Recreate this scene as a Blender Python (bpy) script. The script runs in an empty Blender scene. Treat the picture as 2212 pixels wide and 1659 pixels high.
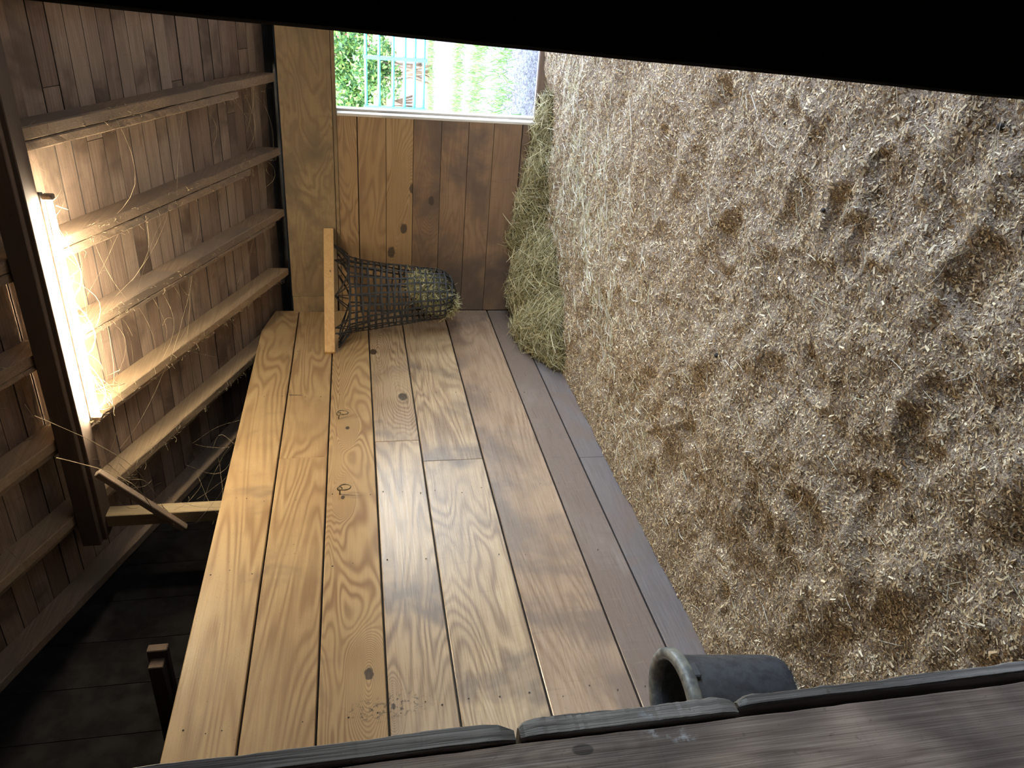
import bpy, bmesh, math, random
import numpy as np
from mathutils import Vector, Matrix

random.seed(7)
rng = np.random.default_rng(11)
scn = bpy.context.scene
col = scn.collection

# ------------------------------------------------------------------ camera
CAM = Vector((2.678, 0.0, 1.55))
yaw, pitch, roll = math.radians(29.617), math.radians(11.689), math.radians(1.349)
F = Vector((-math.sin(yaw) * math.cos(pitch), math.cos(yaw) * math.cos(pitch), -math.sin(pitch)))
R0 = Vector((math.cos(yaw), math.sin(yaw), 0))
D0 = F.cross(R0)
Rt = R0 * math.cos(roll) + D0 * math.sin(roll)
Dn = D0 * math.cos(roll) - R0 * math.sin(roll)
cam_d = bpy.data.cameras.new('camera')
cam_d.sensor_width = 36.0
cam_d.lens = 1596.5 / 2212 * 36.0
cam_d.clip_start = 0.02
cam = bpy.data.objects.new('camera', cam_d)
col.objects.link(cam)
# the phone was held on its side: picture x runs down, picture y runs to the right
m = Matrix((Dn, Rt, -F)).transposed().to_4x4()
m.translation = CAM
cam.matrix_world = m
scn.camera = cam

# ------------------------------------------------------------------ sky, sun, exposure
w = bpy.data.worlds.new('sky')
scn.world = w
w.use_nodes = True
wn = w.node_tree.nodes
wn.clear()
wo = wn.new('ShaderNodeOutputWorld')
bg = wn.new('ShaderNodeBackground')
sky = wn.new('ShaderNodeTexSky')
sky.sky_type = 'NISHITA'
sky.sun_disc = False
sky.sun_elevation = math.radians(52)
sky.sun_rotation = math.radians(200)
sky.air_density = 1.0
sky.dust_density = 2.0
bg.inputs['Strength'].default_value = 4.6
hs = wn.new('ShaderNodeHueSaturation')
hs.inputs['Saturation'].default_value = 0.70
w.node_tree.links.new(sky.outputs[0], hs.inputs['Color'])
w.node_tree.links.new(hs.outputs[0], bg.inputs[0])
w.node_tree.links.new(bg.outputs[0], wo.inputs[0])

sun_d = bpy.data.lights.new('sun', 'SUN')
sun_d.energy = 2.6
sun_d.angle = math.radians(0.6)
sun_d.color = (1.0, 0.95, 0.86)
sun = bpy.data.objects.new('sun', sun_d)
col.objects.link(sun)
sun.rotation_euler = Vector((0.75, 0.02, -0.9)).to_track_quat('-Z', 'Y').to_euler()

for nm, loc, rot, sx, sy in (('door_portal', (2.6, 6.30, 0.88), (math.radians(-90), 0, 0), 1.95, 1.7),
                             ('fill_opening_portal', (3.99, 2.85, 1.1), (0, math.radians(90), 0), 1.2, 2.5)):  # second portal sits at the added side opening
    pd = bpy.data.lights.new(nm, 'AREA')        # portals only guide the sky sampling, they give no light
    pd.shape = 'RECTANGLE'; pd.size = sx; pd.size_y = sy
    pd.cycles.is_portal = True
    po = bpy.data.objects.new(nm, pd); col.objects.link(po)
    po.location = loc; po.rotation_euler = rot

scn.cycles.use_adaptive_sampling = True
scn.cycles.adaptive_threshold = 0.07
scn.cycles.adaptive_min_samples = 20
scn.cycles.max_bounces = 5
scn.cycles.diffuse_bounces = 3
scn.cycles.glossy_bounces = 2
scn.cycles.transmission_bounces = 3
scn.view_settings.view_transform = 'Standard'
scn.view_settings.look = 'None'
scn.view_settings.exposure = 0.25
scn.view_settings.gamma = 1.0
scn.view_settings.use_curve_mapping = False

DY = 6.078                      # far wall plane
TP = 0.392                      # roof slope
TUBE_POWER = 340.0


def zr(y):                      # underside of the rafters
    return 2.095 + TP * (DY - y)


# ------------------------------------------------------------------ helpers
def link(o, parent=None):
    col.objects.link(o)
    if parent is not None:
        o.parent = parent
    return o


def empty(name, loc=(0, 0, 0)):
    o = bpy.data.objects.new(name, None)
    o.location = loc
    o.empty_display_size = 0.1
    return link(o)


def tag(o, label=None, cat=None, group=None, kind=None):
    if label: o['label'] = label
    if cat: o['category'] = cat
    if group: o['group'] = group
    if kind: o['kind'] = kind
    return o


def obj(name, me, mat=None, parent=None):
    o = bpy.data.objects.new(name, me)
    if mat is not None and not me.materials:
        me.materials.append(mat)
    link(o, parent)
    if parent is not None:      # children are given in world coordinates
        o.matrix_parent_inverse = Matrix.Translation(-parent.location)
    return o


def bm_mesh(bm, smooth=False):
    me = bpy.data.meshes.new('m')
    bmesh.ops.recalc_face_normals(bm, faces=bm.faces)
    if smooth:
        for f in bm.faces: f.smooth = True
    bm.to_mesh(me)
    bm.free()
    return me


def box_me(x0, x1, y0, y1, z0, z1, bev=0.003):
    bm = bmesh.new()
    v = [bm.verts.new((x, y, z)) for x in (x0, x1) for y in (y0, y1) for z in (z0, z1)]
    for f in ((0, 1, 3, 2), (4, 6, 7, 5), (0, 4, 5, 1), (2, 3, 7, 6), (0, 2, 6, 4), (1, 5, 7, 3)):
        bm.faces.new([v[i] for i in f])
    if bev > 0:
        bmesh.ops.bevel(bm, geom=list(bm.edges), offset=bev, segments=1, affect='EDGES')
    return bm_mesh(bm)


def beam_me(p, q, wx, wz, up=(0, 0, 1), bev=0.004):
    """rectangular bar from p to q, wx wide sideways, wz deep along 'up'"""
    p, q = Vector(p), Vector(q)
    d = (q - p); L = d.length; d.normalize()
    s = d.cross(Vector(up)).normalized()
    u = s.cross(d).normalized()
    bm = bmesh.new()
    v = []
    for a in (0, L):
        for b in (-wx / 2, wx / 2):
            for c in (-wz / 2, wz / 2):
                v.append(bm.verts.new(p + d * a + s * b + u * c))
    for f in ((0, 1, 3, 2), (4, 6, 7, 5), (0, 4, 5, 1), (2, 3, 7, 6), (0, 2, 6, 4), (1, 5, 7, 3)):
        bm.faces.new([v[i] for i in f])
    if bev > 0:
        bmesh.ops.bevel(bm, geom=list(bm.edges), offset=bev, segments=1, affect='EDGES')
    return bm_mesh(bm)


def prism_me(poly, ext, bev=0.003):
    """polygon (list of 3-vectors) extruded by vector ext"""
    bm = bmesh.new()
    a = [bm.verts.new(p) for p in poly]
    b = [bm.verts.new(Vector(p) + Vector(ext)) for p in poly]
    n = len(a)
    bm.faces.new(a); bm.faces.new(b[::-1])
    for i in range(n):
        bm.faces.new([a[i], a[(i + 1) % n], b[(i + 1) % n], b[i]])
    if bev > 0:
        bmesh.ops.bevel(bm, geom=list(bm.edges), offset=bev, segments=1, affect='EDGES')
    return bm_mesh(bm)


def tube_bm(bm, pts, r, sides=6, cap=True, closed=False):
    pts = [Vector(p) for p in pts]
    rs = r if isinstance(r, (list, tuple)) else [r] * len(pts)
    rings = []
    n = len(pts)
    for i, p in enumerate(pts):
        if closed: d = pts[(i + 1) % n] - pts[i - 1]
        else: d = pts[min(i + 1, n - 1)] - pts[max(i - 1, 0)]
        d.normalize()
        a = d.cross(Vector((0.13, 0.21, 0.97)))
        if a.length < 1e-3: a = d.cross(Vector((1, 0, 0)))
        a.normalize(); b = d.cross(a)
        rings.append([bm.verts.new(p + (a * math.cos(t) + b * math.sin(t)) * rs[i]) for t in
                      [k * 2 * math.pi / sides for k in range(sides)]])
    for i in range(n if closed else n - 1):
        A, B = rings[i], rings[(i + 1) % n]
        for k in range(sides):
            bm.faces.new([A[k], A[(k + 1) % sides], B[(k + 1) % sides], B[k]])
    if cap and not closed:
        bm.faces.new(rings[0]); bm.faces.new(rings[-1][::-1])
    return bm


def tube_me(pts, r, sides=8, closed=False, smooth=True):
    bm = bmesh.new()
    tube_bm(bm, pts, r, sides, closed=closed)
    return bm_mesh(bm, smooth)


def lathe_me(prof, cx, cy, seg=48, smooth=True):
    bm = bmesh.new()
    rings = []
    for r, z in prof:
        if r < 1e-6: rings.append([bm.verts.new((cx, cy, z))])
        else: rings.append([bm.verts.new((cx + r * math.cos(2 * math.pi * k / seg), cy + r * math.sin(2 * math.pi * k / seg), z)) for k in range(seg)])
    for A, B in zip(rings, rings[1:]):
        for k in range(seg):
            k2 = (k + 1) % seg
            if len(A) == 1 and len(B) == 1: continue
            if len(A) == 1: bm.faces.new([A[0], B[k], B[k2]])
            elif len(B) == 1: bm.faces.new([A[k], A[k2], B[0]])
            else: bm.faces.new([A[k], A[k2], B[k2], B[k]])
    return bm_mesh(bm, smooth)


def np_mesh(verts, faces, cols=None, smooth=False):
    """verts (n,3), faces (m,k) arrays; cols (m,3) one colour for each face"""
    me = bpy.data.meshes.new('m')
    verts = np.ascontiguousarray(verts, dtype=np.float32)
    faces = np.ascontiguousarray(faces, dtype=np.int32)
    mf, k = faces.shape
    me.vertices.add(len(verts)); me.vertices.foreach_set('co', verts.ravel())
    me.loops.add(mf * k); me.loops.foreach_set('vertex_index', faces.ravel())
    me.polygons.add(mf)
    me.polygons.foreach_set('loop_start', np.arange(0, mf * k, k, dtype=np.int32))
    me.polygons.foreach_set('loop_total', np.full(mf, k, dtype=np.int32))
    if smooth: me.polygons.foreach_set('use_smooth', np.ones(mf, dtype=bool))
    me.update(calc_edges=True)
    if cols is not None:
        at = me.attributes.new('tint', 'FLOAT_COLOR', 'FACE')
        c4 = np.ones((mf, 4), np.float32); c4[:, :3] = cols
        at.data.foreach_set('color', c4.ravel())
    return me


def vnoise(x, y, cell, seed):
    """smooth value noise in -1..1"""
    g = np.random.default_rng(seed).uniform(-1, 1, (257, 257))
    u, v = x / cell + 40.3, y / cell + 40.7
    i, j = np.floor(u).astype(int), np.floor(v).astype(int)
    fu, fv = u - i, v - j
    fu = fu * fu * (3 - 2 * fu); fv = fv * fv * (3 - 2 * fv)
    i %= 256; j %= 256
    return (g[i, j] * (1 - fu) + g[i + 1, j] * fu) * (1 - fv) + (g[i, j + 1] * (1 - fu) + g[i + 1, j + 1] * fu) * fv


# ------------------------------------------------------------------ materials
class NT:
    def __init__(self, name):
        self.m = bpy.data.materials.new(name)
        self.m.use_nodes = True
        self.t = self.m.node_tree
        self.t.nodes.clear()
        self.out = self.t.nodes.new('ShaderNodeOutputMaterial')
        self.b = self.t.nodes.new('ShaderNodeBsdfPrincipled')
        self.t.links.new(self.b.outputs[0], self.out.inputs[0])

    def n(self, typ, **kw):
        nd = self.t.nodes.new(typ)
        for k, v in kw.items(): setattr(nd, k, v)
        return nd

    def put(self, sock, v):
        if isinstance(v, bpy.types.NodeSocket): self.t.links.new(v, sock)
        elif isinstance(v, (tuple, list)) and len(v) == 3 and sock.type == 'RGBA': sock.default_value = (*v, 1)
        else: sock.default_value = v

    def math(self, op, a, b=0.0, c=None):
        nd = self.n('ShaderNodeMath', operation=op)
        self.put(nd.inputs[0], a); self.put(nd.inputs[1], b)
        if c is not None: self.put(nd.inputs[2], c)
        return nd.outputs[0]

    def vec(self, op, a, b=(0, 0, 0)):
        nd = self.n('ShaderNodeVectorMath', operation=op)
        self.put(nd.inputs[0], a); self.put(nd.inputs[1], b)
        return nd.outputs['Value'] if op in ('LENGTH', 'DOT_PRODUCT', 'DISTANCE') else nd.outputs[0]

    def noise(self, vec, scale, detail=3, rough=0.5, dist=0.0, color=False):
        nd = self.n('ShaderNodeTexNoise')
        self.put(nd.inputs['Vector'], vec)
        nd.inputs['Scale'].default_value = scale
        nd.inputs['Detail'].default_value = detail
        nd.inputs['Roughness'].default_value = rough
        nd.inputs['Distortion'].default_value = dist
        return nd.outputs[1] if color else nd.outputs[0]

    def ramp(self, f, a, b, lo=0.0, hi=1.0):
        nd = self.n('ShaderNodeMapRange', interpolation_type='SMOOTHSTEP')
        self.put(nd.inputs[0], f)
        nd.inputs[1].default_value = a; nd.inputs[2].default_value = b
        nd.inputs[3].default_value = lo; nd.inputs[4].default_value = hi
        return nd.outputs[0]

    def mix(self, f, a, b, blend='MIX'):
        nd = self.n('ShaderNodeMix', data_type='RGBA', blend_type=blend)
        self.put(nd.inputs[0], f)
        self.put(nd.inputs[6], a); self.put(nd.inputs[7], b)
        return nd.outputs[2]

    def bump(self, h, strength, dist):
        nd = self.n('ShaderNodeBump')
        nd.inputs['Strength'].default_value = strength
        nd.inputs['Distance'].default_value = dist
        self.put(nd.inputs['Height'], h)
        self.t.links.new(nd.outputs[0], self.b.inputs['Normal'])

    def pos(self, spread=True):
        g = self.n('ShaderNodeNewGeometry').outputs['Position']
        if not spread: return g
        r = self.n('ShaderNodeObjectInfo').outputs['Random']
        c = self.n('ShaderNodeCombineXYZ')
        for i, k in enumerate((37.0, 23.0, 51.0)):
            self.put(c.inputs[i], self.math('MULTIPLY', r, k))
        return self.vec('ADD', g, c.outputs[0])


def wood(name, light, dark, axis='Y', freq=11.0, rings=0.6, dirt=None, dirt_amt=0.0, rough=0.5, specks=0.0,
         knots=(), dirt_scale=1.6, coat=0.0, fiber=0.25, bump=0.25, across=2.2, along=0.32, smears=()):
    s = NT(name)
    P = s.pos(); W = s.pos(False)
    i = 'XYZ'.index(axis)
    sc = [across] * 3; sc[i] = along
    g = s.vec('MULTIPLY', P, tuple(sc))
    A = s.noise(g, 1.0, 3.0, 0.45, 0.5)
    kmask = None
    wobble = s.math('SUBTRACT', s.noise(W, 60.0, 1), 0.5) if knots else None
    for (kx, ky, kz, kr) in knots:
        d = s.vec('SUBTRACT', W, (kx, ky, kz))
        st = [1.0] * 3; st[i] = 0.62
        dl = s.vec('LENGTH', s.vec('MULTIPLY', d, tuple(st)))
        st2 = [1.0] * 3; st2[i] = 0.3
        dl2 = s.vec('LENGTH', s.vec('MULTIPLY', d, tuple(st2)))
        e = s.math('MULTIPLY', s.math('EXPONENT', s.math('MULTIPLY', s.math('POWER', s.math('DIVIDE', dl2, kr * 3.2), 2.0), -1.0)), 0.34)
        A = s.math('ADD', A, e)
        wob = s.math('MULTIPLY', wobble, kr * 0.5)
        km = s.ramp(s.math('ADD', dl, wob), kr * 1.05, kr * 0.75)
        kmask = km if kmask is None else s.math('MAXIMUM', kmask, km)
    ring = s.math('MULTIPLY_ADD', s.math('SINE', s.math('MULTIPLY', A, freq * 6.283)), 0.5, 0.5)
    ring = s.math('POWER', ring, 1.6)
    # the ring pattern comes and goes along a veneer
    fade = s.ramp(s.noise(P, 1.7, 2), 0.32, 0.62, 0.35, 1.0)
    fs = [150.0] * 3; fs[i] = 4.0
    fib = s.noise(s.vec('MULTIPLY', P, tuple(fs)), 1.0, 3, 0.6)
    tone = s.noise(P, 2.3, 3, 0.6)
    c = s.mix(s.math('MULTIPLY', s.math('MULTIPLY', ring, fade), rings), light, dark)
    c = s.mix(s.ramp(fib, 0.38, 0.62, fiber, 0.0), c, tuple(x * 0.62 for x in dark))
    c = s.mix(s.ramp(tone, 0.35, 0.7, 0.0, 0.3), c, dark)
    if dirt is not None:
        dm = s.ramp(s.noise(P, dirt_scale, 4, 0.62, 0.4), 0.62 - dirt_amt * 0.5, 0.82 - dirt_amt * 0.5)
        c = s.mix(s.math('MULTIPLY', dm, 0.85), c, dirt)
        # cross rubs and scratches
        xs = [7.0] * 3; xs[i] = 60.0
        rub = s.noise(s.vec('MULTIPLY', P, tuple(xs)), 1.0, 4, 0.65)
        c = s.mix(s.ramp(rub, 0.56, 0.74, 0.0, 0.55 * dirt_amt), c, tuple(x * 0.55 for x in dirt))
        c = s.mix(s.ramp(rub, 0.4, 0.28, 0.0, 0.4 * dirt_amt), c, tuple(min(1, x * 1.9) for x in dirt))
    if specks > 0:
        sp = s.noise(P, 130.0, 2, 0.6)
        c = s.mix(s.ramp(sp, 0.66, 0.72, 0.0, specks), c, (0.04, 0.025, 0.015))
        sp2 = s.noise(P, 34.0, 3, 0.7)
        c = s.mix(s.ramp(sp2, 0.68, 0.76, 0.0, specks), c, (0.05, 0.03, 0.018))
    for (x, y, z, rr, colr) in smears:
        d = s.vec('LENGTH', s.vec('MULTIPLY', s.vec('SUBTRACT', W, (x, y, z)), (1.0, 1.0, 0.4)))
        nz = s.noise(W, 45.0, 4, 0.7)
        c = s.mix(s.math('MULTIPLY', s.ramp(d, rr, rr * 0.3), s.ramp(nz, 0.5, 0.64)), c, colr)
    if kmask is not None:
        c = s.mix(s.math('MULTIPLY', kmask, 0.88), c, (0.035, 0.022, 0.014))
    s.put(s.b.inputs['Base Color'], c)
    s.put(s.b.inputs['Roughness'], s.ramp(fib, 0.3, 0.7, rough - 0.08, rough + 0.12))
    s.b.inputs['Specular IOR Level'].default_value = 0.5
    if coat > 0:
        s.b.inputs['Coat Weight'].default_value = coat
        s.b.inputs['Coat Roughness'].default_value = 0.25
    s.bump(fib, bump * 0.6, 0.004)
    return s.m


def plain(name, c1, c2=None, rough=0.6, scale=20.0, metal=0.0, bump=0.0, spec=0.5):
    s = NT(name)
    if c2 is None: c2 = tuple(x * 0.7 for x in c1)
    P = s.pos()
    nz = s.noise(P, scale, 4, 0.6)
    s.put(s.b.inputs['Base Color'], s.mix(s.ramp(nz, 0.35, 0.68), c1, c2))
    s.put(s.b.inputs['Roughness'], s.ramp(nz, 0.3, 0.7, max(rough - 0.1, 0.05), min(rough + 0.1, 1)))
    s.b.inputs['Metallic'].default_value = metal
    s.b.inputs['Specular IOR Level'].default_value = spec
    if bump > 0: s.bump(nz, bump, 0.01)
    return s.m


def tinted(name, rough=0.7, trans=0.0, spec=0.3):
    s = NT(name)
    a = s.n('ShaderNodeAttribute', attribute_name='tint')
    s.put(s.b.inputs['Base Color'], a.outputs['Color'])
    s.b.inputs['Roughness'].default_value = rough
    s.b.inputs['Specular IOR Level'].default_value = spec
    if trans > 0:
        tr = s.n('ShaderNodeBsdfTranslucent')
        s.put(tr.inputs['Color'], a.outputs['Color'])
        mx = s.n('ShaderNodeMixShader')
        mx.inputs[0].default_value = trans
        s.t.links.new(s.b.outputs[0], mx.inputs[1])
        s.t.links.new(tr.outputs[0], mx.inputs[2])
        s.t.links.new(mx.outputs[0], s.out.inputs[0])
    return s.m


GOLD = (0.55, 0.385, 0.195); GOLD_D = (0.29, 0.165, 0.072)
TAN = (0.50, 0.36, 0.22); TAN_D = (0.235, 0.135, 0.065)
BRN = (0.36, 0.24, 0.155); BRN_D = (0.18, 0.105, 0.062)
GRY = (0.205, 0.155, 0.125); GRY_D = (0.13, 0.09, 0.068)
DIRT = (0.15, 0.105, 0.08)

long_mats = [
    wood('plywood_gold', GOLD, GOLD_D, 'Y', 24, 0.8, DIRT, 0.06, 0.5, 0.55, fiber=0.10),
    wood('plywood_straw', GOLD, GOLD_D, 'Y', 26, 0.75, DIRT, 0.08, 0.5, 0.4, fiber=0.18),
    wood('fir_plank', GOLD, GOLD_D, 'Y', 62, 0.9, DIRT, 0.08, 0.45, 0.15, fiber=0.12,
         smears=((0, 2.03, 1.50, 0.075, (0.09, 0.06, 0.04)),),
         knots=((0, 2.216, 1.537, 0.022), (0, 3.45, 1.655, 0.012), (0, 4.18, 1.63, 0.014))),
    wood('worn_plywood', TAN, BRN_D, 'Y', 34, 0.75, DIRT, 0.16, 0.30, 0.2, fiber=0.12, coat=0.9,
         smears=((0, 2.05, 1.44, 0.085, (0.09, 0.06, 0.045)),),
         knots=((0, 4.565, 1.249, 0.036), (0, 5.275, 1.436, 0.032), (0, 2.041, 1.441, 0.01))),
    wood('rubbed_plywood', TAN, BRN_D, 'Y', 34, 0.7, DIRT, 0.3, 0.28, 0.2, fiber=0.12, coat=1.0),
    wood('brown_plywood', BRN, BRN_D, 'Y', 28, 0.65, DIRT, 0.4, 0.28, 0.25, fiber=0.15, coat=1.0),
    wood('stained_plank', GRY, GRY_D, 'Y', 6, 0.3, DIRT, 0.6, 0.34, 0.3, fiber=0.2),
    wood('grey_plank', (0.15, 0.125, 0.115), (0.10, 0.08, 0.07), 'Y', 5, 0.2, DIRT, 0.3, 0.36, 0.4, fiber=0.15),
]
FT = (0.30, 0.185, 0.085); FT_D = (0.175, 0.095, 0.04)
FB = (0.20, 0.115, 0.06); FB_D = (0.115, 0.062, 0.032)
far_mats = [
    wood('far_gold', FT, FT_D, 'X', 34, 0.8, DIRT, 0.1, 0.55, 0.2, along=0.5),
    wood('far_gold_wide', FT, FT_D, 'X', 22, 0.7, DIRT, 0.1, 0.55, 0.2, along=0.5),
    wood('far_knotty', FT, FT_D, 'X', 40, 0.9, DIRT, 0.12, 0.52, 0.1, along=0.5,
         knots=((0.744, DY, 1.154, 0.03), (0.536, DY, 1.257, 0.034), (1.08, DY, 1.085, 0.028))),
    wood('far_stained', FB, FB_D, 'X', 30, 0.6, (0.07, 0.045, 0.032), 0.4, 0.5, 0.2, along=0.5,
         knots=((0.985, DY, 0.93, 0.026),)),
    wood('far_brown', FB, FB_D, 'X', 24, 0.5, (0.07, 0.045, 0.032), 0.4, 0.5, 0.2, along=0.5,
         knots=((1.0, DY, 0.72, 0.02),)),
]
M_header = wood('header_plywood', (0.25, 0.17, 0.085), (0.13, 0.08, 0.038), 'X', 16, 0.6, (0.11, 0.075, 0.042), 0.3, 0.7, 0.5, across=4, along=1.2)
M_roof = [wood('roof_board_%s' % k, l, d, 'X', 9, 0.45, (0.10, 0.065, 0.045), 0.3, 0.8, 0.35, along=0.5, across=6, fiber=0.45, bump=0.5)
          for k, l, d in (('pale', (0.42, 0.31, 0.23), (0.25, 0.175, 0.125)), ('warm', (0.36, 0.255, 0.185), (0.21, 0.14, 0.10)),
                          ('dark', (0.27, 0.18, 0.13), (0.16, 0.105, 0.075)))]
M_rafter = wood('rafter_wood', (0.36, 0.25, 0.16), (0.22, 0.145, 0.09), 'Y', 9, 0.4, (0.20, 0.15, 0.11), 0.4, 0.85, 0.6, along=0.5, across=7, fiber=0.5, bump=0.6)
M_rafter_new = wood('rafter_pale_wood', (0.42, 0.30, 0.18), (0.28, 0.18, 0.10), 'Y', 9, 0.4, (0.24, 0.18, 0.12), 0.25, 0.8, 0.3, along=0.5, across=7, fiber=0.4, bump=0.5)
M_post = wood('post_wood', (0.44, 0.345, 0.20), (0.30, 0.22, 0.125), 'Z', 8, 0.4, (0.2, 0.14, 0.09), 0.2, 0.8, 0.3, along=0.5, across=6)
M_purlin = wood('purlin_wood', (0.14, 0.09, 0.06), (0.085, 0.052, 0.035), 'X', 9, 0.4, (0.1, 0.07, 0.05), 0.4, 0.85, 0.3, along=0.5, across=6, fiber=0.5)
M_dark = wood('dark_old_wood', (0.055, 0.042, 0.034), (0.03, 0.022, 0.017), 'Z', 9, 0.4, (0.02, 0.015, 0.012), 0.3, 0.75, 0.2, along=0.5, across=8, fiber=0.5)
M_jamb = wood('jamb_brown_wood', (0.47, 0.36, 0.30), (0.25, 0.175, 0.145), 'Z', 9, 0.75, (0.07, 0.05, 0.045), 0.4, 0.55, 0.3, along=1.6, across=16, fiber=0.4, bump=0.6,
              knots=((2.12, 0.363, 1.375, 0.006),),
              smears=((2.12, 0.372, 1.30, 0.010, (0.40, 0.40, 0.43)), (2.12, 0.362, 1.285, 0.006, (0.40, 0.40, 0.43))))
M_batten = wood('batten_grey_wood', (0.32, 0.30, 0.29), (0.16, 0.145, 0.14), 'Z', 9, 0.6, (0.05, 0.045, 0.045), 0.4, 0.5, 0.5, along=2.0, across=24, fiber=0.5, bump=0.8,
                smears=((2.12, 0.39, 1.30, 0.010, (0.35, 0.37, 0.42)),))
M_bar = wood('new_pine', (0.62, 0.40, 0.17), (0.47, 0.26, 0.10), 'X', 6, 0.6, None, 0, 0.5, 0.1, across=7, along=1.2, fiber=0.2,
             knots=((0.47, 5.755, 1.755, 0.016),))
M_white_jamb = wood('weathered_door_frame', (0.55, 0.5, 0.44), (0.36, 0.31, 0.26), 'Z', 8, 0.4, (0.3, 0.27, 0.24), 0.3, 0.7, 0.3, along=0.6, across=8, fiber=0.4)
M_sill = wood('threshold_wood', (0.20, 0.13, 0.085), (0.12, 0.075, 0.05), 'X', 8, 0.4, (0.07, 0.05, 0.04), 0.4, 0.6, 0.3, along=0.6, across=8, fiber=0.4)
M_gable = wood('barn_siding', (0.20, 0.13, 0.085), (0.12, 0.075, 0.05), 'Y', 8, 0.4, (0.07, 0.05, 0.04), 0.4, 0.8, 0.2)
M_fascia = plain('blue_black_metal', (0.022, 0.028, 0.034), (0.012, 0.014, 0.018), 0.4, 8)
M_blackout = plain('blackout_black', (0.010, 0.009, 0.009), (0.006, 0.005, 0.005), 0.9, 9, spec=0.2)  # near-black colour standing in for the unlit gable
M_metal = plain('roof_sheet', (0.10, 0.10, 0.10), (0.06, 0.06, 0.06), 0.6, 6)
M_black = plain('black_webbing', (0.012, 0.012, 0.013), (0.022, 0.02, 0.019), 0.62, 60, spec=0.35)
M_rubber = plain('black_rubber', (0.045, 0.047, 0.05), (0.022, 0.022, 0.024), 0.42, 26, bump=0.15)
M_rim = plain('worn_rubber_rim', (0.15, 0.145, 0.12), (0.05, 0.05, 0.048), 0.5, 22, bump=0.2)
M_brass = plain('dull_steel', (0.32, 0.27, 0.17), (0.16, 0.13, 0.08), 0.38, 60, metal=0.9)
M_nail = plain('rusty_nail', (0.05, 0.035, 0.028), (0.025, 0.018, 0.014), 0.6, 60, metal=0.3)
M_house = plain('grey_enamel', (0.20, 0.21, 0.20), (0.12, 0.125, 0.12), 0.5, 14)
M_cap = plain('dusty_holder', (0.36, 0.28, 0.18), (0.2, 0.15, 0.1), 0.7, 40)
M_web = plain('dusty_cobweb', (0.34, 0.27, 0.17), (0.22, 0.17, 0.11), 0.9, 30, spec=0.1)
M_gate = plain('teal_gate_paint', (0.03, 0.20, 0.22), (0.025, 0.17, 0.185), 0.4, 10)
M_clod = plain('dark_clod', (0.03, 0.022, 0.015), (0.015, 0.01, 0.008), 0.8, 50, bump=0.4)
M_hay = tinted('hay_stalks', 0.6, 0.25)
M_chip = tinted('shaving_chips', 0.7, 0.15)
M_leaf = tinted('leaf_green', 0.5, 0.35)
M_stem = plain('brown_twig', (0.12, 0.08, 0.05), None, 0.8, 20)

s = NT('tube_glow')
em = s.n('ShaderNodeEmission')
em.inputs['Color'].default_value = (1.0, 0.86, 0.62, 1)
em.inputs['Strength'].default_value = TUBE_POWER
s.t.links.new(em.outputs[0], s.out.inputs[0])
M_tube = s.m

s = NT('wood_shaving_bed')
P = s.pos(False)
n1 = s.noise(P, 230.0, 3, 0.7)
n2 = s.noise(P, 90.0, 3, 0.6)
n3 = s.noise(P, 3.0, 3, 0.6)
c = s.mix(s.ramp(n1, 0.36, 0.64), (0.13, 0.085, 0.05), (0.46, 0.36, 0.25))
c = s.mix(s.ramp(n2, 0.58, 0.70, 0, 0.7), c, (0.09, 0.06, 0.035))
c = s.mix(s.ramp(n3, 0.45, 0.7, 0, 0.35), c, (0.24, 0.17, 0.10))
s.put(s.b.inputs['Base Color'], c)
s.b.inputs['Roughness'].default_value = 0.9
s.bump(s.math('ADD', n1, n2), 0.9, 0.006)
M_bed = s.m

s = NT('gravel_yard')
P = s.pos(False)
n1 = s.noise(P, 34.0, 4, 0.7)
n2 = s.noise(s.vec('MULTIPLY', P, (0.5, 2.2, 1)), 1.2, 4, 0.65)
c = s.mix(s.ramp(n1, 0.36, 0.62), (0.014, 0.015, 0.018), (0.105, 0.105, 0.115))
c = s.mix(s.ramp(n2, 0.5, 0.66, 0, 0.55), c, (0.07, 0.12, 0.045))
s.put(s.b.inputs['Base Color'], c)
s.b.inputs['Roughness'].default_value = 0.9
s.bump(n1, 0.8, 0.03)
M_gravel = s.m

s = NT('concrete_pad')
P = s.pos(False)
n1 = s.noise(P, 8.0, 4, 0.6)
s.put(s.b.inputs['Base Color'], s.mix(n1, (0.05, 0.045, 0.04), (0.09, 0.08, 0.07)))
s.b.inputs['Roughness'].default_value = 0.9
M_earth = s.m

# ================================================================== the setting
# ---- plank partition on the left (x = 0)
wall_left = tag(empty('wall_left'), 'long partition wall of wide golden plywood planks laid edge to edge', None, None, 'structure')
ZL = [2.313, 2.040, 1.748, 1.463, 1.175, 0.795, 0.401, 0.174, -0.10]
JOINT = {1: 3.866, 3: 4.008, 4: 3.771, 7: 3.734}
GAP = [0.010, 0.009, 0.009, 0.009, 0.009, 0.010, 0.010, 0.008]
for k in range(8):
    z1 = ZL[k] - (0.0 if k == 0 else GAP[k] * 0.5)
    z0 = ZL[k + 1] + GAP[k] * 0.5
    segs = [(0.46, DY - 0.002)]
    if k in JOINT: segs = [(0.46, JOINT[k] - 0.0012), (JOINT[k] + 0.0012, DY - 0.002)]
    for (a, b) in segs:
        if k == 0:   # the top plank is sawn off on a slant at the far end
            me = prism_me([(-0.03, a, z0), (-0.03, b, z0), (-0.03, b, 2.236), (-0.03, 5.674, z1), (-0.03, a, z1)], (0.03, 0, 0), 0.0035)
        else:
            dx = random.uniform(-0.002, 0.001)
            me = box_me(-0.03 + dx, dx, a, b, z0, z1, 0.0035)
        obj('plank', me, long_mats[k], wall_left)
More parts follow.
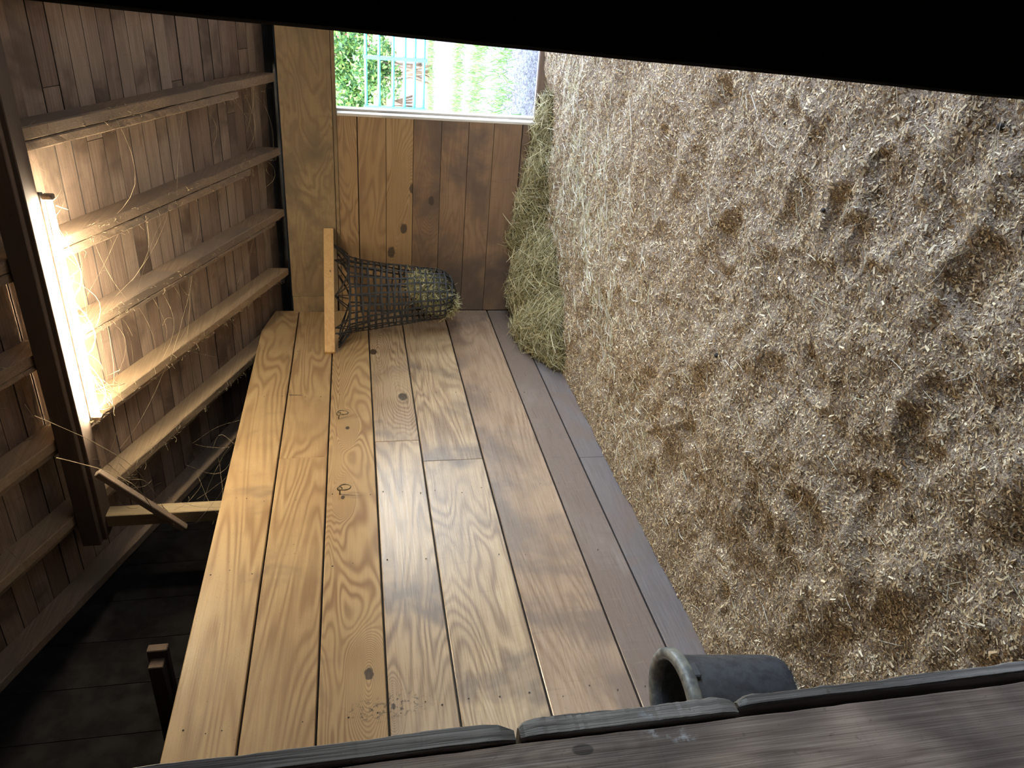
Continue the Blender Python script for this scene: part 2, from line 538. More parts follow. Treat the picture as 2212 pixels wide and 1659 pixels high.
obj('wall_backing', box_me(-0.062, -0.036, 0.46, DY - 0.03, -0.1, 2.2, 0), M_dark, wall_left)
obj('post', box_me(-0.24, -0.16, 3.60, 3.69, -0.1, 2.964, 0.004), M_post, wall_left)
obj('post', box_me(-0.21, -0.07, 0.6, 0.72, -0.1, 4.0, 0.004), M_dark, wall_left)

# black sheets added for the darkness above the partition, behind the sixth rafter
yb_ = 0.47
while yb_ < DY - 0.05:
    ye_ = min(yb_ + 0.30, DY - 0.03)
    obj('blackout_sheet', prism_me([(-0.705, yb_, 1.9), (-0.705, ye_ - 0.004, 1.9), (-0.705, ye_ - 0.004, zr(ye_) + 0.145), (-0.705, yb_, zr(yb_) + 0.145)], (0.024, 0, 0), 0), M_blackout, wall_left)
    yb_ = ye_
# faded print on the edge of the second plank
bm = bmesh.new()
for j in range(11):
    yy = 4.622 + 0.0006 * j; z0 = 1.945 + j * 0.0078; hh_ = random.choice([.0035, .0045, .0055])
    vs = [bm.verts.new((0.0016, yy + a, z0 + b)) for a, b in ((-.004, 0), (.004, 0), (.004, hh_), (-.004, hh_))]
    bm.faces.new(vs)
obj('faded_print', bm_mesh(bm), M_nail, wall_left)

# nail heads in the planks, in the upright rows where the studs stand
bm = bmesh.new()
for Yn in (2.02, 2.9, 3.46, 4.6, 5.3):
    for k in range(7):
        zc = (ZL[k] + ZL[k + 1]) / 2; hw = (ZL[k] - ZL[k + 1])
        for f in (-0.32, 0.02, 0.33):
            if random.random() < 0.25: continue
            yy, zz = Yn + random.uniform(-.025, .025), zc + f * hw + random.uniform(-.02, .02)
            r = random.uniform(0.0028, 0.005)
            vs = [bm.verts.new((0.0012, yy + r * math.cos(t), zz + r * math.sin(t))) for t in [j * math.pi / 3 for j in range(6)]]
            ce = bm.verts.new((0.0022, yy, zz))
            for j in range(6): bm.faces.new([vs[j], vs[(j + 1) % 6], ce])
tag(obj('nail_heads', bm_mesh(bm), M_nail, wall_left), None, None, None, 'stuff')

# ---- far wall with the open doorway (y = DY)
wall_far = tag(empty('wall_far'), 'end wall of brown planks below a dusty plywood header, open doorway beside', None, None, 'structure')
ZW = [1.701, 1.519, 1.298, 1.083, 0.861, 0.644, 0.439, 0.208, -0.10]
FM = [0, 1, 2, 3, 3, 4, 4, 4]
XJ = 1.64
for k in range(8):
    g = 0.007 if k in (1, 7) else 0.003
    z1 = ZW[k] - (0 if k == 0 else g / 2)
    z0 = ZW[k + 1] + (0.007 if k + 1 in (1, 7) else 0.003) / 2
    dy = random.uniform(-0.002, 0.002)
    obj('plank', box_me(0.001, XJ - 0.002, DY + dy, DY + 0.028 + dy, z0, z1, 0.002), far_mats[FM[k]], wall_far)
obj('header_panel', box_me(-0.08, 0.1435, DY - 0.022, DY + 0.02, 1.715, 2.083, 0.002), M_header, wall_far)
obj('header_panel', box_me(0.1455, 3.95, DY - 0.022, DY + 0.02, 1.703, 2.086, 0.002), M_header, wall_far)
obj('header_ledger', box_me(0.002, 3.9, DY - 0.012, DY + 0.03, 1.672, 1.7015, 0.003), M_header, wall_far)
obj('wall_backing', box_me(-0.06, XJ - 0.02, DY + 0.032, DY + 0.14, -0.1, 2.08, 0), M_dark, wall_far)
obj('wall_backing', box_me(XJ - 0.02, 3.95, DY + 0.032, DY + 0.14, 1.73, 2.08, 0), M_dark, wall_far)
# doorway frame
obj('door_jamb', box_me(XJ - 0.018, XJ + 0.004, DY - 0.004, DY + 0.10, 0.05, 1.672, 0.004), M_white_jamb, wall_far)
obj('door_jamb', box_me(XJ - 0.03, XJ + 0.022, DY + 0.102, DY + 0.20, 0.05, 1.70, 0.004), M_white_jamb, wall_far)
obj('door_lintel', box_me(XJ + 0.006, 3.6, DY + 0.03, DY + 0.19, 1.690, 1.722, 0.004), M_white_jamb, wall_far)
obj('door_jamb', box_me(3.55, 3.6, DY - 0.004, DY + 0.2, 0.05, 1.69, 0.004), M_white_jamb, wall_far)
obj('plank', box_me(3.6, 3.95, DY, DY + 0.14, -0.1, 1.70, 0.002), far_mats[4], wall_far)
obj('threshold_board', box_me(XJ + 0.001, 3.55, DY + 0.02, DY + 0.07, -0.1, 0.118, 0.008), M_sill, wall_far)

# ---- roof
ceiling = tag(empty('ceiling'), 'sloping board roof on dusty rafters hung with cobwebs', None, None, 'structure')
ca = math.atan(TP); cs, sn = math.cos(ca), math.sin(ca)
bw = 0.118
sl = 0.0
i = 0
DZ = 0.150
X0, X1 = -3.9, 4.0
while True:
    wdt = bw + random.uniform(-0.012, 0.012)
    y_a = DY + 0.15 - sl * cs
    y_b = DY + 0.15 - (sl + wdt - random.uniform(0.003, 0.008)) * cs
    if y_b < -3.0: break
    dz = random.uniform(0, 0.004)
    def zb(y): return zr(y) + DZ + dz
    cut = random.choice([X1, X1, random.uniform(0.2, 2.2)])
    for (xa, xb) in ([(X0, X1)] if cut == X1 else [(X0, cut - 0.002), (cut + 0.002, X1)]):
        me = prism_me([(xa, y_a, zb(y_a)), (xa, y_b, zb(y_b)), (xa, y_b, zb(y_b) + 0.022), (xa, y_a, zb(y_a) + 0.022)], (xb - xa, 0, 0), 0)
        ob = obj('roof_board', me, M_roof[random.choice([0, 0, 1, 1, 1, 0, 2])], ceiling)
        me.materials.append(M_dark)               # grimy sawn edges
        for pl in me.polygons:
            if abs(pl.normal.y) > 0.7: pl.material_index = 1
    sl += wdt
    i += 1
me = prism_me([(X0, DY + 0.42, zr(DY + 0.42) + 0.185), (X0, -3.05, zr(-3.05) + 0.185), (X0, -3.05, zr(-3.05) + 0.2), (X0, DY + 0.42, zr(DY + 0.42) + 0.2)], (X1 - X0, 0, 0), 0)
obj('roof_sheet', me, M_metal, ceiling)
obj('eave_fascia', box_me(X0, X1, DY + 0.30, DY + 0.33, 1.88, 2.16, 0), M_fascia, ceiling)
obj('eave_pipe', tube_me([(X0, DY + 0.20, 2.085), (X1, DY + 0.20, 2.085)], 0.032, 10), M_fascia, ceiling)
obj('eave_soffit', box_me(X0, X1, DY + 0.14, DY + 0.33, 1.95, 1.97, 0), M_fascia, ceiling)


def rafter(xr, wd, y0, y1, depth, mat, name='rafter', drop=0.0):
    up = DZ + 0.001
    poly = [(xr - wd, y0, zr(y0) - drop), (xr - wd, y1, zr(y1) - drop), (xr - wd, y1, zr(y1) - drop + depth), (xr - wd, y0, zr(y0) - drop + depth)]
    # worn edges: rebuild with many cross sections
    bm = bmesh.new()
    n = 60
    prev = None
    for k in range(n + 1):
        y = y0 + (y1 - y0) * k / n
        b = 0.005
        j = lambda a=0.0022: random.uniform(-a, a)
        zl, zh = zr(y) - drop, zr(y) - drop + depth
        sec = [(xr - wd + j(), zl + b), (xr - wd + b, zl + j()), (xr - b, zl + j()), (xr + j(), zl + b), (xr + j(.001), zh), (xr - wd + j(.001), zh)]
        ring = [bm.verts.new((x, y, z)) for x, z in sec]
        if prev:
            for a in range(6): bm.faces.new([prev[a], prev[(a + 1) % 6], ring[(a + 1) % 6], ring[a]])
        else: bm.faces.new(ring)
        prev = ring
    bm.faces.new(prev[::-1])
    return obj(name, bm_mesh(bm), mat, ceiling)


RX = [2.47, 1.905, 1.372, 0.893, 0.395, -0.10, -0.62, -1.15, -1.7, -2.3, 3.0, 3.5]
for k, x in enumerate(RX):
    rafter(x, 0.058, DY - 0.025 if x > 0 else DY + 0.1, -2.9, 0.149, M_rafter_new if k in (4, 5) else M_rafter)
rafter(1.842, 0.045, 5.55, 2.5, 0.06, M_rafter, 'sister_batten')
rafter(1.310, 0.045, 5.62, 2.5, 0.06, M_rafter, 'sister_batten')
rafter(0.832, 0.026, 5.9, 2.5, 0.07, M_rafter, 'sister_batten')
rafter(0.333, 0.035, 5.0, 2.5, 0.06, M_rafter, 'sister_batten', -0.02)
rafter(-0.16, 0.035, 5.2, 2.5, 0.06, M_rafter, 'sister_batten', -0.02)
# purlin below the rafters
obj('purlin', box_me(-0.30, X1 - .1, 3.56, 3.70, 2.965, zr(3.70) - 0.001, 0.004), M_purlin, ceiling)
obj('purlin_batten', box_me(-0.30, X1 - .1, 3.515, 3.557, 2.985, 3.08, 0.004), M_purlin, ceiling)
obj('cross_beam', box_me(-0.679, -0.28, 2.60, 2.66, 2.48, 2.545, 0.004), M_purlin, ceiling)
obj('cross_beam', box_me(-0.679, -0.24, 2.665, 2.71, 2.47, 2.56, 0.004), M_purlin, ceiling)
obj('knee_brace', beam_me((0.18, 3.545, 2.93), (-0.26, 3.575, 2.55), 0.04, 0.04), M_rafter, ceiling)
obj('corner_brace', beam_me((1.95, 3.2, 3.1), (2.55, 2.9, 2.9), 0.06, 0.06), M_purlin, ceiling)

# ---- front wall the picture looks through
wall_front = tag(empty('wall_front'), 'old dark timber stall front framing the gap looked through', None, None, 'structure')


def worn_board(name, x0, x1, y0, y1, z0, z1, mat, n=90, amp=0.0025, seed=0, edge=None):
    """upright board whose stall-side corner (x1, y1) is worn and chipped"""
    r = random.Random(seed)
    bm = bmesh.new(); prev = None
    ph = [r.uniform(0, 6.28) for _ in range(6)]
    for k in range(n + 1):
        z = z0 + (z1 - z0) * k / n
        wv = amp * (math.sin(z * 9 + ph[0]) * .5 + math.sin(z * 23 + ph[1]) * .35 + math.sin(z * 61 + ph[2]) * .25 + r.uniform(-.3, .3))
        wv2 = amp * (math.sin(z * 13 + ph[3]) * .5 + math.sin(z * 37 + ph[4]) * .3 + r.uniform(-.3, .3))
        ends = 0.0
        for ze in (z0, z1): ends += 0.006 * math.exp(-abs(z - ze) / 0.006)
        b = 0.005
        X, Y = x1 + wv2 * .5 - ends * .5, y1 + wv - ends
        sec = [(x0, y0), (X - b * .3, y0), (X, y0 + b * .3), (X, Y - b * .8), (X - b, Y), (x0, Y)]
        ring = [bm.verts.new((x, y, z)) for x, y in sec]
        if prev:
            for a in range(6): bm.faces.new([prev[a], prev[(a + 1) % 6], ring[(a + 1) % 6], ring[a]])
        else: bm.faces.new(ring)
        prev = ring
    bm.faces.new(prev[::-1])
    return obj(name, bm_mesh(bm), mat, wall_front)


worn_board('batten', 2.085, 2.1205, 0.3795, 0.3995, 1.428, 2.9, M_batten, 120, 0.0012, 1)
worn_board('batten', 2.085, 2.1215, 0.3795, 0.4010, 1.224, 1.424, M_batten, 50, 0.0020, 2)
worn_board('batten', 2.085, 2.1205, 0.3850, 0.4005, -0.1, 1.221, M_batten, 130, 0.0024, 3)
worn_board('jamb_board', 2.07, 2.12, 0.22, 0.378, -0.1, 2.9, M_jamb, 200, 0.0010, 4)
obj('front_panel', box_me(0.0, 2.068, 0.30, 0.40, -0.1, 2.9, 0), M_dark, wall_front)
obj('front_panel', box_me(-3.85, -0.001, 0.30, 0.46, -0.1, 4.2, 0), M_dark, wall_front)
obj('front_panel', box_me(0.0, 3.9, 0.30, 0.40, 2.901, 4.2, 0), M_dark, wall_front)
r_post = worn_board('jamb_post', 2.66, 2.96, 0.33, 0.40, -0.1, 2.9, M_dark, 120, 0.001, 5)
# its worn side faces the gap: mirror it
for v in r_post.data.vertices: v.co.x = 2.96 - v.co.x + 2.642 + (v.co.z - 1.16) * 0.027
obj('front_panel', box_me(3.0, 3.9, 0.30, 0.40, -0.1, 2.9, 0), M_dark, wall_front)

# ---- remaining shell of the barn (bounds the light; mostly out of the picture)
for nm, bx in (('wall_neighbour', (-3.9, -3.85, -3.0, DY + 0.14, -0.1, 6.0)),
               ('wall_back', (-3.9, 4.0, -3.05, -3.0, -0.1, 6.0)),
               ('wall_far_neighbour', (-3.85, -0.061, DY + 0.03, DY + 0.14, -0.1, 2.08))):
    tag(obj(nm, box_me(*bx, 0), M_dark), None, None, None, 'structure')
wall_right = tag(empty('wall_right'), 'side wall of the stall with a wide opening added for fill daylight', None, None, 'structure')
for bx in ((-3.0, 1.6, -0.1, 6.0), (4.1, DY + 0.14, -0.1, 6.0), (1.6, 4.1, -0.1, 0.5), (1.6, 4.1, 1.7, 6.0)):  # the gap left between the pieces is an added opening for fill daylight
    obj('siding', box_me(3.95, 4.0, bx[0], bx[1], bx[2], bx[3], 0), M_gable, wall_right)
tag(obj('floor_slab', box_me(-3.9, 4.0, -3.0, DY + 0.14, -0.35, -0.101, 0), M_earth), None, None, None, 'structure')

# ---- bedding floor
DENTS = [(2.225, 3.165, .10, .035), (2.19, 1.905, .09, .04), (2.10, 2.10, .07, .03), (2.011, 2.367, .085, .035), (0.805, 2.796, .07, .03), (0.95, 2.95, .05, .03),
         (0.846, 2.053, .09, .035), (1.066, 1.815, .09, .03), (1.184, 1.492, .10, .035), (1.762, 2.86, .08, .03), (2.036, 1.986, .07, .035),
         (2.096, 1.516, .08, .03), (1.35, 2.25, .08, .025), (1.55, 2.0, .07, .025), (1.25, 3.3, .07, .025), (0.55, 3.1, .06, .025),
         (1.9, 3.6, .09, .03), (2.3, 2.5, .08, .03), (0.6, 2.3, .07, .02), (1.6, 1.5, .08, .03), (1.0, 3.9, .07, .025), (1.5, 3.5, .06, .025)]
for k in range(70):
    DENTS.append((rng.uniform(0.15, 3.4), rng.uniform(1.1, 5.9), rng.uniform(.03, .07), rng.uniform(.010, .028)))


def bed_z(x, y):
    x = np.asarray(x, float); y = np.asarray(y, float)
    z = 0.020 * vnoise(x * 0.55 + 0.25 * y, y * 0.9 - 0.2 * x, 0.13, 6) + 0.022 * vnoise(x, y, 0.55, 1) + 0.016 * vnoise(x + 0.3 * y, y, 0.21, 2) + 0.010 * vnoise(x, y * 1.25, 0.085, 3) + 0.005 * vnoise(x, y, 0.035, 4)
    wx = 0.05 * vnoise(x, y, 0.11, 71); wy = 0.05 * vnoise(x, y, 0.11, 72)
    for (dx, dy, r, d) in DENTS:
        rr = np.hypot((x + wx - dx) * 0.8, (y + wy - dy) * 1.05) / r
        z = z - d * 0.85 * np.exp(-rr ** 2.2) + d * 0.35 * np.exp(-((rr - 1.35) / 0.35) ** 2)
    edge = np.clip(x / 0.35, 0, 1)
    z = z * (0.25 + 0.75 * edge)
    z = z + 0.05 * np.exp(-((y - DY) / 0.35) ** 2)            # banked up against the far wall
    return z


gx = np.arange(-0.01, 3.95, 0.0105); gy = np.concatenate([np.arange(0.41, 3.2, 0.0095), np.arange(3.2, DY + 0.03, 0.013)])
GX, GY = np.meshgrid(gx, gy)
GZ = bed_z(GX, GY) + 0.002 * rng.normal(size=GX.shape)
nx, ny = len(gx), len(gy)
idx = np.arange(nx * ny).reshape(ny, nx)
fc = np.stack([idx[:-1, :-1], idx[:-1, 1:], idx[1:, 1:], idx[1:, :-1]], -1).reshape(-1, 4)
floor = obj('floor', np_mesh(np.stack([GX, GY, GZ], -1).reshape(-1, 3), fc, smooth=True), M_bed)
tag(floor, 'trampled bed of tan wood shavings pocked with hoof prints', None, None, 'structure')


def bed_normal(x, y):
    e = 0.012
    a = (bed_z(x + e, y) - bed_z(x - e, y)) / (2 * e); b = (bed_z(x, y + e) - bed_z(x, y - e)) / (2 * e)
    n = np.stack([-a, -b, np.ones_like(a)], -1)
    return n / np.linalg.norm(n, axis=1, keepdims=True)


def in_view(x, y, pad=0.35):
    """the part of the floor that can be seen through the gap, a step aside included"""
    return (y > 1.0 - pad) & (x < 3.1) & (x + 1.02 * (y - 1.0) > 1.05 - pad)


def chips(n, lmin, lmax, asp, lift):
    x = rng.uniform(0.005, 3.1, n); y = 0.75 + (DY - 0.76) * rng.uniform(0, 1, n) ** 1.25
    k = in_view(x, y); x, y = x[k], y[k]; n = len(x)
    N = bed_normal(x, y)
    L = rng.uniform(lmin, lmax, n) * (0.85 + 0.06 * y); Wd = L * rng.uniform(*asp, n)
    th = rng.uniform(0, 2 * np.pi, n)
    tilt = rng.normal(0, 0.55, (n, 3)); N = N + tilt * 0.6; N /= np.linalg.norm(N, axis=1, keepdims=True)
    t = np.stack([np.cos(th), np.sin(th), np.zeros(n)], -1)
    t -= (t * N).sum(1, keepdims=True) * N; t /= np.linalg.norm(t, axis=1, keepdims=True)
    b = np.cross(N, t)
    c = np.stack([x, y, bed_z(x, y) + rng.uniform(0.0, lift, n)], -1)
    V = np.stack([c - t * L[:, None] / 2 - b * Wd[:, None] / 2, c + t * L[:, None] / 2 - b * Wd[:, None] * .35,
                  c + t * L[:, None] / 2 + b * Wd[:, None] * .35, c - t * L[:, None] / 2 + b * Wd[:, None] / 2], 1).reshape(-1, 3)
    base = np.array([[.50, .40, .27], [.58, .49, .36], [.40, .29, .18], [.74, .67, .55], [.24, .155, .085], [.13, .08, .045]])
    cc = base[rng.choice(6, n, p=[.22, .22, .16, .18, .12, .10])] * rng.uniform(.75, 1.25, (n, 1)) * np.array([1.08, 1.0, .80])
    return V, cc


V1, C1 = chips(330000, 0.004, 0.013, (0.25, 0.55), 0.006)
V2, C2 = chips(16000, 0.012, 0.026, (0.2, 0.4), 0.010)
V = np.concatenate([V1, V2]); Cc = np.concatenate([C1, C2])
tag(obj('wood_shavings', np_mesh(V, np.arange(len(V)).reshape(-1, 4), Cc), M_chip, floor), None, None, None, 'stuff')


# ================================================================== hay
def strands(P0, dirs, lens, widths, cols, curl=0.35, sag=0.0, segs=4, seed=0):
    """flat curved stalks. P0 (n,3) centre, dirs (n,3)"""
    r = np.random.default_rng(seed)
    n = len(P0)
    d = dirs / np.linalg.norm(dirs, axis=1, keepdims=True)
    up = r.normal(size=(n, 3)); side = np.cross(d, up); side /= np.linalg.norm(side, axis=1, keepdims=True)
    bend = np.cross(d, side)
    cur = r.normal(0, curl, n); kink = r.normal(0, curl * .4, n)
    rows = []
    for k in range(segs + 1):
        u = k / segs - 0.5
        p = P0 + d * (u * lens)[:, None] + bend * ((cur * (u * u) + kink * u ** 3) * lens)[:, None]
        p[:, 2] -= sag * (2 * u) ** 2 * lens
        wk = widths * (1.0 - 0.55 * abs(2 * u) ** 3)
        rows.append(np.stack([p - side * wk[:, None] / 2, p + side * wk[:, None] / 2], 1))
    Vv = np.stack(rows, 1).reshape(n, (segs + 1) * 2, 3)
    f = np.array([[2 * k, 2 * k + 1, 2 * k + 3, 2 * k + 2] for k in range(segs)])
    Fc = (np.arange(n)[:, None, None] * (segs + 1) * 2 + f[None]).reshape(-1, 4)
    return Vv.reshape(-1, 3), Fc, np.repeat(cols, segs, axis=0)


def hay_cols(n, seed, pal=None):
    r = np.random.default_rng(seed)
    pal = np.array(pal if pal is not None else [[.46, .40, .20], [.34, .29, .13], [.64, .57, .36], [.20, .17, .075], [.52, .43, .23]])
    return pal[r.integers(0, len(pal), n)] * r.uniform(.75, 1.2, (n, 1))


# loose stalks over the bedding, thickest in the drift below the doorway
n = 26000
x = rng.uniform(0.09, 3.2, n); y = rng.uniform(1.0, DY - 0.09, n)
drift = np.exp(-((x - (0.30 + 0.42 * (y - 2.6))) / (0.35 + 0.10 * (y - 2.6).clip(0))) ** 2) * np.clip((y - 2.5) / 1.1, 0.0, 1)
drift = np.clip(drift * (0.6 + 0.8 * vnoise(x, y, 0.3, 21)), 0, 1)
keep = in_view(x, y) & (np.hypot(x - 0.33, y - 1.65) > 0.27) & (rng.uniform(0, 1, n) < 0.07 + 0.93 * drift)
x, y = x[keep], y[keep]; n = len(x)
L = rng.uniform(0.03, 0.13, n); th = rng.uniform(0, 6.283, n)
P0 = np.stack([x, y, bed_z(x, y) + rng.uniform(0.006, 0.018, n)], -1)
Vv, Fc, Cc = strands(P0, np.stack([np.cos(th), np.sin(th), rng.normal(0, .12, n)], -1), L, rng.uniform(.0007, .0012, n) * (0.9 + 0.5 * y),
                     hay_cols(n, 3, [[.70, .65, .48], [.60, .55, .36], [.80, .76, .62], [.50, .45, .25]]), 0.35, 0, 4, 5)
tag(obj('loose_hay', np_mesh(Vv, Fc, Cc), M_hay), 'scattered hay stalks strewn thinly over the wood shavings', 'hay', None, 'stuff')


def mound(px, py, rx, ry, h, p=1.6):
    def f(x, y):
        r = np.sqrt(((x - px) / rx) ** 2 + ((y - py) / ry) ** 2)
        return h * np.clip(1 - r ** p, 0, 1)
    return f


# heap of hay in the corner and the bank running from it along the far wall
def heap_h(x, y):
    a = mound(0.10, 5.45, 0.50, 0.62, 0.23)(x, y)
    b = mound(0.36, 5.70, 0.55, 0.50, 0.24)(x, y)
    c_ = mound(0.80, 6.02, 0.95, 0.32, 0.17)(x, y)
    d_ = mound(1.45, 6.05, 0.5, 0.2, 0.10)(x, y)
    z = np.maximum.reduce([a, b, c_, d_])
    return z * (1 + 0.12 * vnoise(x, y, 0.12, 31)) + bed_z(x, y) - 0.012


hx = np.arange(0.004, 1.95, 0.02); hy = np.arange(4.7, DY - 0.004, 0.02)
HX, HY = np.meshgrid(hx, hy)
HZ = heap_h(HX, HY)
hi = np.arange(HX.size).reshape(HX.shape)
hf = np.stack([hi[:-1, :-1], hi[:-1, 1:], hi[1:, 1:], hi[1:, :-1]], -1).reshape(-1, 4)
hay_pile = tag(empty('hay_pile', (0.4, 5.6, 0.0)), 'heap of olive green hay banked in the corner along the plank wall', 'hay', None, 'stuff')
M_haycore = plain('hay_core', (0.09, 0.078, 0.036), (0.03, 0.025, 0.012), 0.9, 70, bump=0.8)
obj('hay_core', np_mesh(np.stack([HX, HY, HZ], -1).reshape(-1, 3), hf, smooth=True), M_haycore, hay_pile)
n = 60000
x = rng.uniform(0.01, 1.9, n); y = rng.uniform(4.75, DY - 0.012, n)
hh = heap_h(x, y) - bed_z(x, y)
k = hh > 0.0; x, y, hh = x[k][:13000], y[k][:13000], hh[k][:13000]; n = len(x)
P0 = np.stack([x, y, bed_z(x, y) + hh + rng.normal(0.012, 0.024, n)], -1)
e = 0.02
sx = (heap_h(x + e, y) - heap_h(x - e, y)) / (2 * e); sy = (heap_h(x, y + e) - heap_h(x, y - e)) / (2 * e)
th = rng.uniform(0, 6.283, n)
dv = np.stack([np.cos(th), np.sin(th), np.cos(th) * sx.clip(-2, 2) + np.sin(th) * sy.clip(-2, 2) + rng.normal(0, .25, n)], -1)
L = rng.uniform(0.07, 0.26, n)
P0[:, 0] = np.maximum(P0[:, 0], 0.02 + 0.30 * L * abs(np.cos(th))); P0[:, 1] = np.minimum(P0[:, 1], DY - 0.01 - 0.40 * L * abs(np.sin(th)))
Vv, Fc, Cc = strands(P0, dv, L, rng.uniform(.0025, .0055, n), hay_cols(n, 8), 0.4, 0.03, 5, 9)
Vv[:, 0] = np.maximum(Vv[:, 0], 0.004); Vv[:, 1] = np.minimum(Vv[:, 1], DY - 0.005)
obj('hay_stalks', np_mesh(Vv, Fc, Cc), M_hay, hay_pile)

# ================================================================== hay net and its rail
ZB = 1.765
bar = obj('hay_rail', beam_me((-0.0 + 0.012, 5.245, ZB), (0.735, DY - 0.026, ZB), 0.035, 0.078, bev=0.002), M_bar)
tag(bar, 'pale new pine batten spanning the corner above the black hay net', 'batten')

net = tag(empty('hay_net', (0.33, 5.62, 1.70)), 'black webbing hay net hanging from the pine batten in the corner', 'hay net')
NZ0, NZ1 = 1.615, 0.775
NV, NH = 22, 17
NC = Vector((0.345, 5.60))
ax = Vector((0.66, 0.75)).normalized(); bx_ = Vector((0.75, -0.66))   # along the rail, out of the corner


def net_pt(t, u):
    """t angle, u 0 top .. 1 bottom"""
    u = min(1.0, max(0.0, u))
    z = NZ0 + (NZ1 - NZ0) * u
    ra = 0.335 + (0.19 - 0.335) * min(1, u * 1.0) ** 0.75
    rb = 0.165 + (0.185 - 0.165) * u
    if u > 0.86:
        q = (u - 0.86) / 0.14
        kk = math.sqrt(max(0.0, 1 - (q * 0.90) ** 2)); ra *= kk; rb *= kk
    w_ = 1 + 0.02 * math.sin(5 * t + 9 * u) + 0.012 * math.sin(3 * t - 14 * u)
    p = NC + ax * (ra * math.cos(t) * w_) + bx_ * (rb * math.sin(t) * w_ + 0.02 * u)
    return Vector((max(p.x, 0.012), min(p.y, DY - 0.02), z))


def ribbon_me(pts, nrm, wd, th=0.0016, closed=False):
    bm = bmesh.new(); rings = []
    n = len(pts)
    for k, p in enumerate(pts):
        d = (pts[(k + 1) % n] - pts[k - 1]) if closed else (pts[min(k + 1, n - 1)] - pts[max(k - 1, 0)])
        d.normalize()
        sd = d.cross(nrm[k]).normalized() * wd / 2
        nn = nrm[k].normalized() * th
        rings.append([bm.verts.new(p + a) for a in (-sd - nn, sd - nn, sd + nn, -sd + nn)])
    for k in range(n if closed else n - 1):
        A, B = rings[k], rings[(k + 1) % n]
        for j in range(4): bm.faces.new([A[j], A[(j + 1) % 4], B[(j + 1) % 4], B[j]])
    if not closed: bm.faces.new(rings[0]); bm.faces.new(rings[-1][::-1])
    return bm_mesh(bm)


def net_n(t): return Vector(((ax * math.cos(t) + bx_ * math.sin(t) * 1.4).x, (ax * math.cos(t) + bx_ * math.sin(t) * 1.4).y, 0))


for k in range(NV):
    t = 2 * math.pi * (k + 0.5) / NV
    pts = [net_pt(t + 0.05 * math.sin(3 * u / 28 + k * 1.7), u / 30) for u in range(31)]
    obj('upright_strap', ribbon_me(pts, [net_n(t)] * 31, 0.0135), M_black, net)
for k in range(NH):
    u = (k + 0.15) / (NH - 0.2)
    ts = [2 * math.pi * j / 72 for j in range(72)]
    pts = [net_pt(t, min(1.0, u + 0.006 * math.sin(4 * t + k * 2.1) + 0.004 * math.sin(9 * t + k))) + net_n(t) * 0.002 for t in ts]
    obj('cross_strap', ribbon_me(pts, [net_n(t) for t in ts], 0.0125, closed=True), M_black, net)
# bottom cross straps
for k in range(5):
    t = math.pi * k / 5
    a, b = net_pt(t, 1.0), net_pt(t + math.pi, 1.0)
    pts = [a.lerp(b, j / 8) - Vector((0, 0, 0.02 * math.sin(math.pi * j / 8))) for j in range(9)]
    obj('bottom_strap', ribbon_me(pts, [Vector((0, 0, -1))] * 9, 0.0105), M_black, net)
# hanging loops from the rail (front half) and from the walls (back half)
for k in range(NV):
    t = 2 * math.pi * (k + 0.5) / NV
    a = net_pt(t, 0.0)
    front = math.sin(t) > -0.15
    grp = round((k + 0.5) / 3) * 3 / NV * 2 * math.pi
    s_ = math.cos(grp if front else t)
    if front:
        hp = Vector((0.3735, 5.6485, 1.722)) + Vector((0.655, 0.745, 0)).normalized() * (s_ * 0.40)
    else:
        hp = Vector((0.25 + s_ * .3, DY - 0.02, 1.70)) if math.cos(t) > 0.0 else Vector((0.014, 5.55 + s_ * .25, 1.70))
    for off in (-0.014, 0.014):
        aa = a + Vector((ax.x, ax.y, 0)) * off
        mid = aa.lerp(hp, 0.5) + Vector((0, 0, random.uniform(-.015, .01)))
        obj('hanging_loop', ribbon_me([hp, aa.lerp(hp, .75) + (mid - aa.lerp(hp, .5)) * .7, mid, aa], [Vector((bx_.x, bx_.y, 0.05))] * 4, 0.008), M_black, net)

# hay left in the bottom of the net
n = 5200
r = np.random.default_rng(5)
v = r.normal(size=(n, 3)); v /= np.linalg.norm(v, axis=1, keepdims=True)
rad = r.uniform(0.55, 1.0, (n, 1)) ** 0.4
E3 = np.array([0.182, 0.176, 0.180])
c0 = np.array([NC.x + bx_.x * .02, NC.y + bx_.y * .02, 0.945])
P0 = c0 + v * rad * E3
P0[:, 2] += 0.10 * (P0[:, 0] - c0[0]) / 0.17
dv = r.normal(size=(n, 3)) + np.array([0, 0, 0.2])
L = r.uniform(0.03, 0.11, n)
L[r.random(n) < 0.02] *= 2.4
Vv, Fc, Cc = strands(P0, dv, L, r.uniform(.0025, .005, n), hay_cols(n, 12, [[.58, .52, .30], [.44, .40, .20], [.70, .64, .44], [.30, .27, .12]]), 0.5, 0.0, 4, 13)
Vv[:, 0] = np.maximum(Vv[:, 0], 0.01)
wad = tag(empty('hay_wad', tuple(c0)), 'wad of green hay left in the bottom of the black net', 'hay', None, 'stuff')
obj('hay_stalks', np_mesh(Vv, Fc, Cc), M_hay, wad)
bm = bmesh.new()
bmesh.ops.create_icosphere(bm, subdivisions=3, radius=1.0)
for vv in bm.verts:
    q = 1 + 0.08 * math.sin(7 * vv.co.x + 5 * vv.co.y) + 0.06 * math.sin(9 * vv.co.z)
    vv.co = Vector((c0[0] + vv.co.x * E3[0] * .86 * q, c0[1] + vv.co.y * E3[1] * .86 * q, c0[2] + vv.co.z * E3[2] * .86 * q))
obj('hay_core', bm_mesh(bm, True), M_haycore, wad)

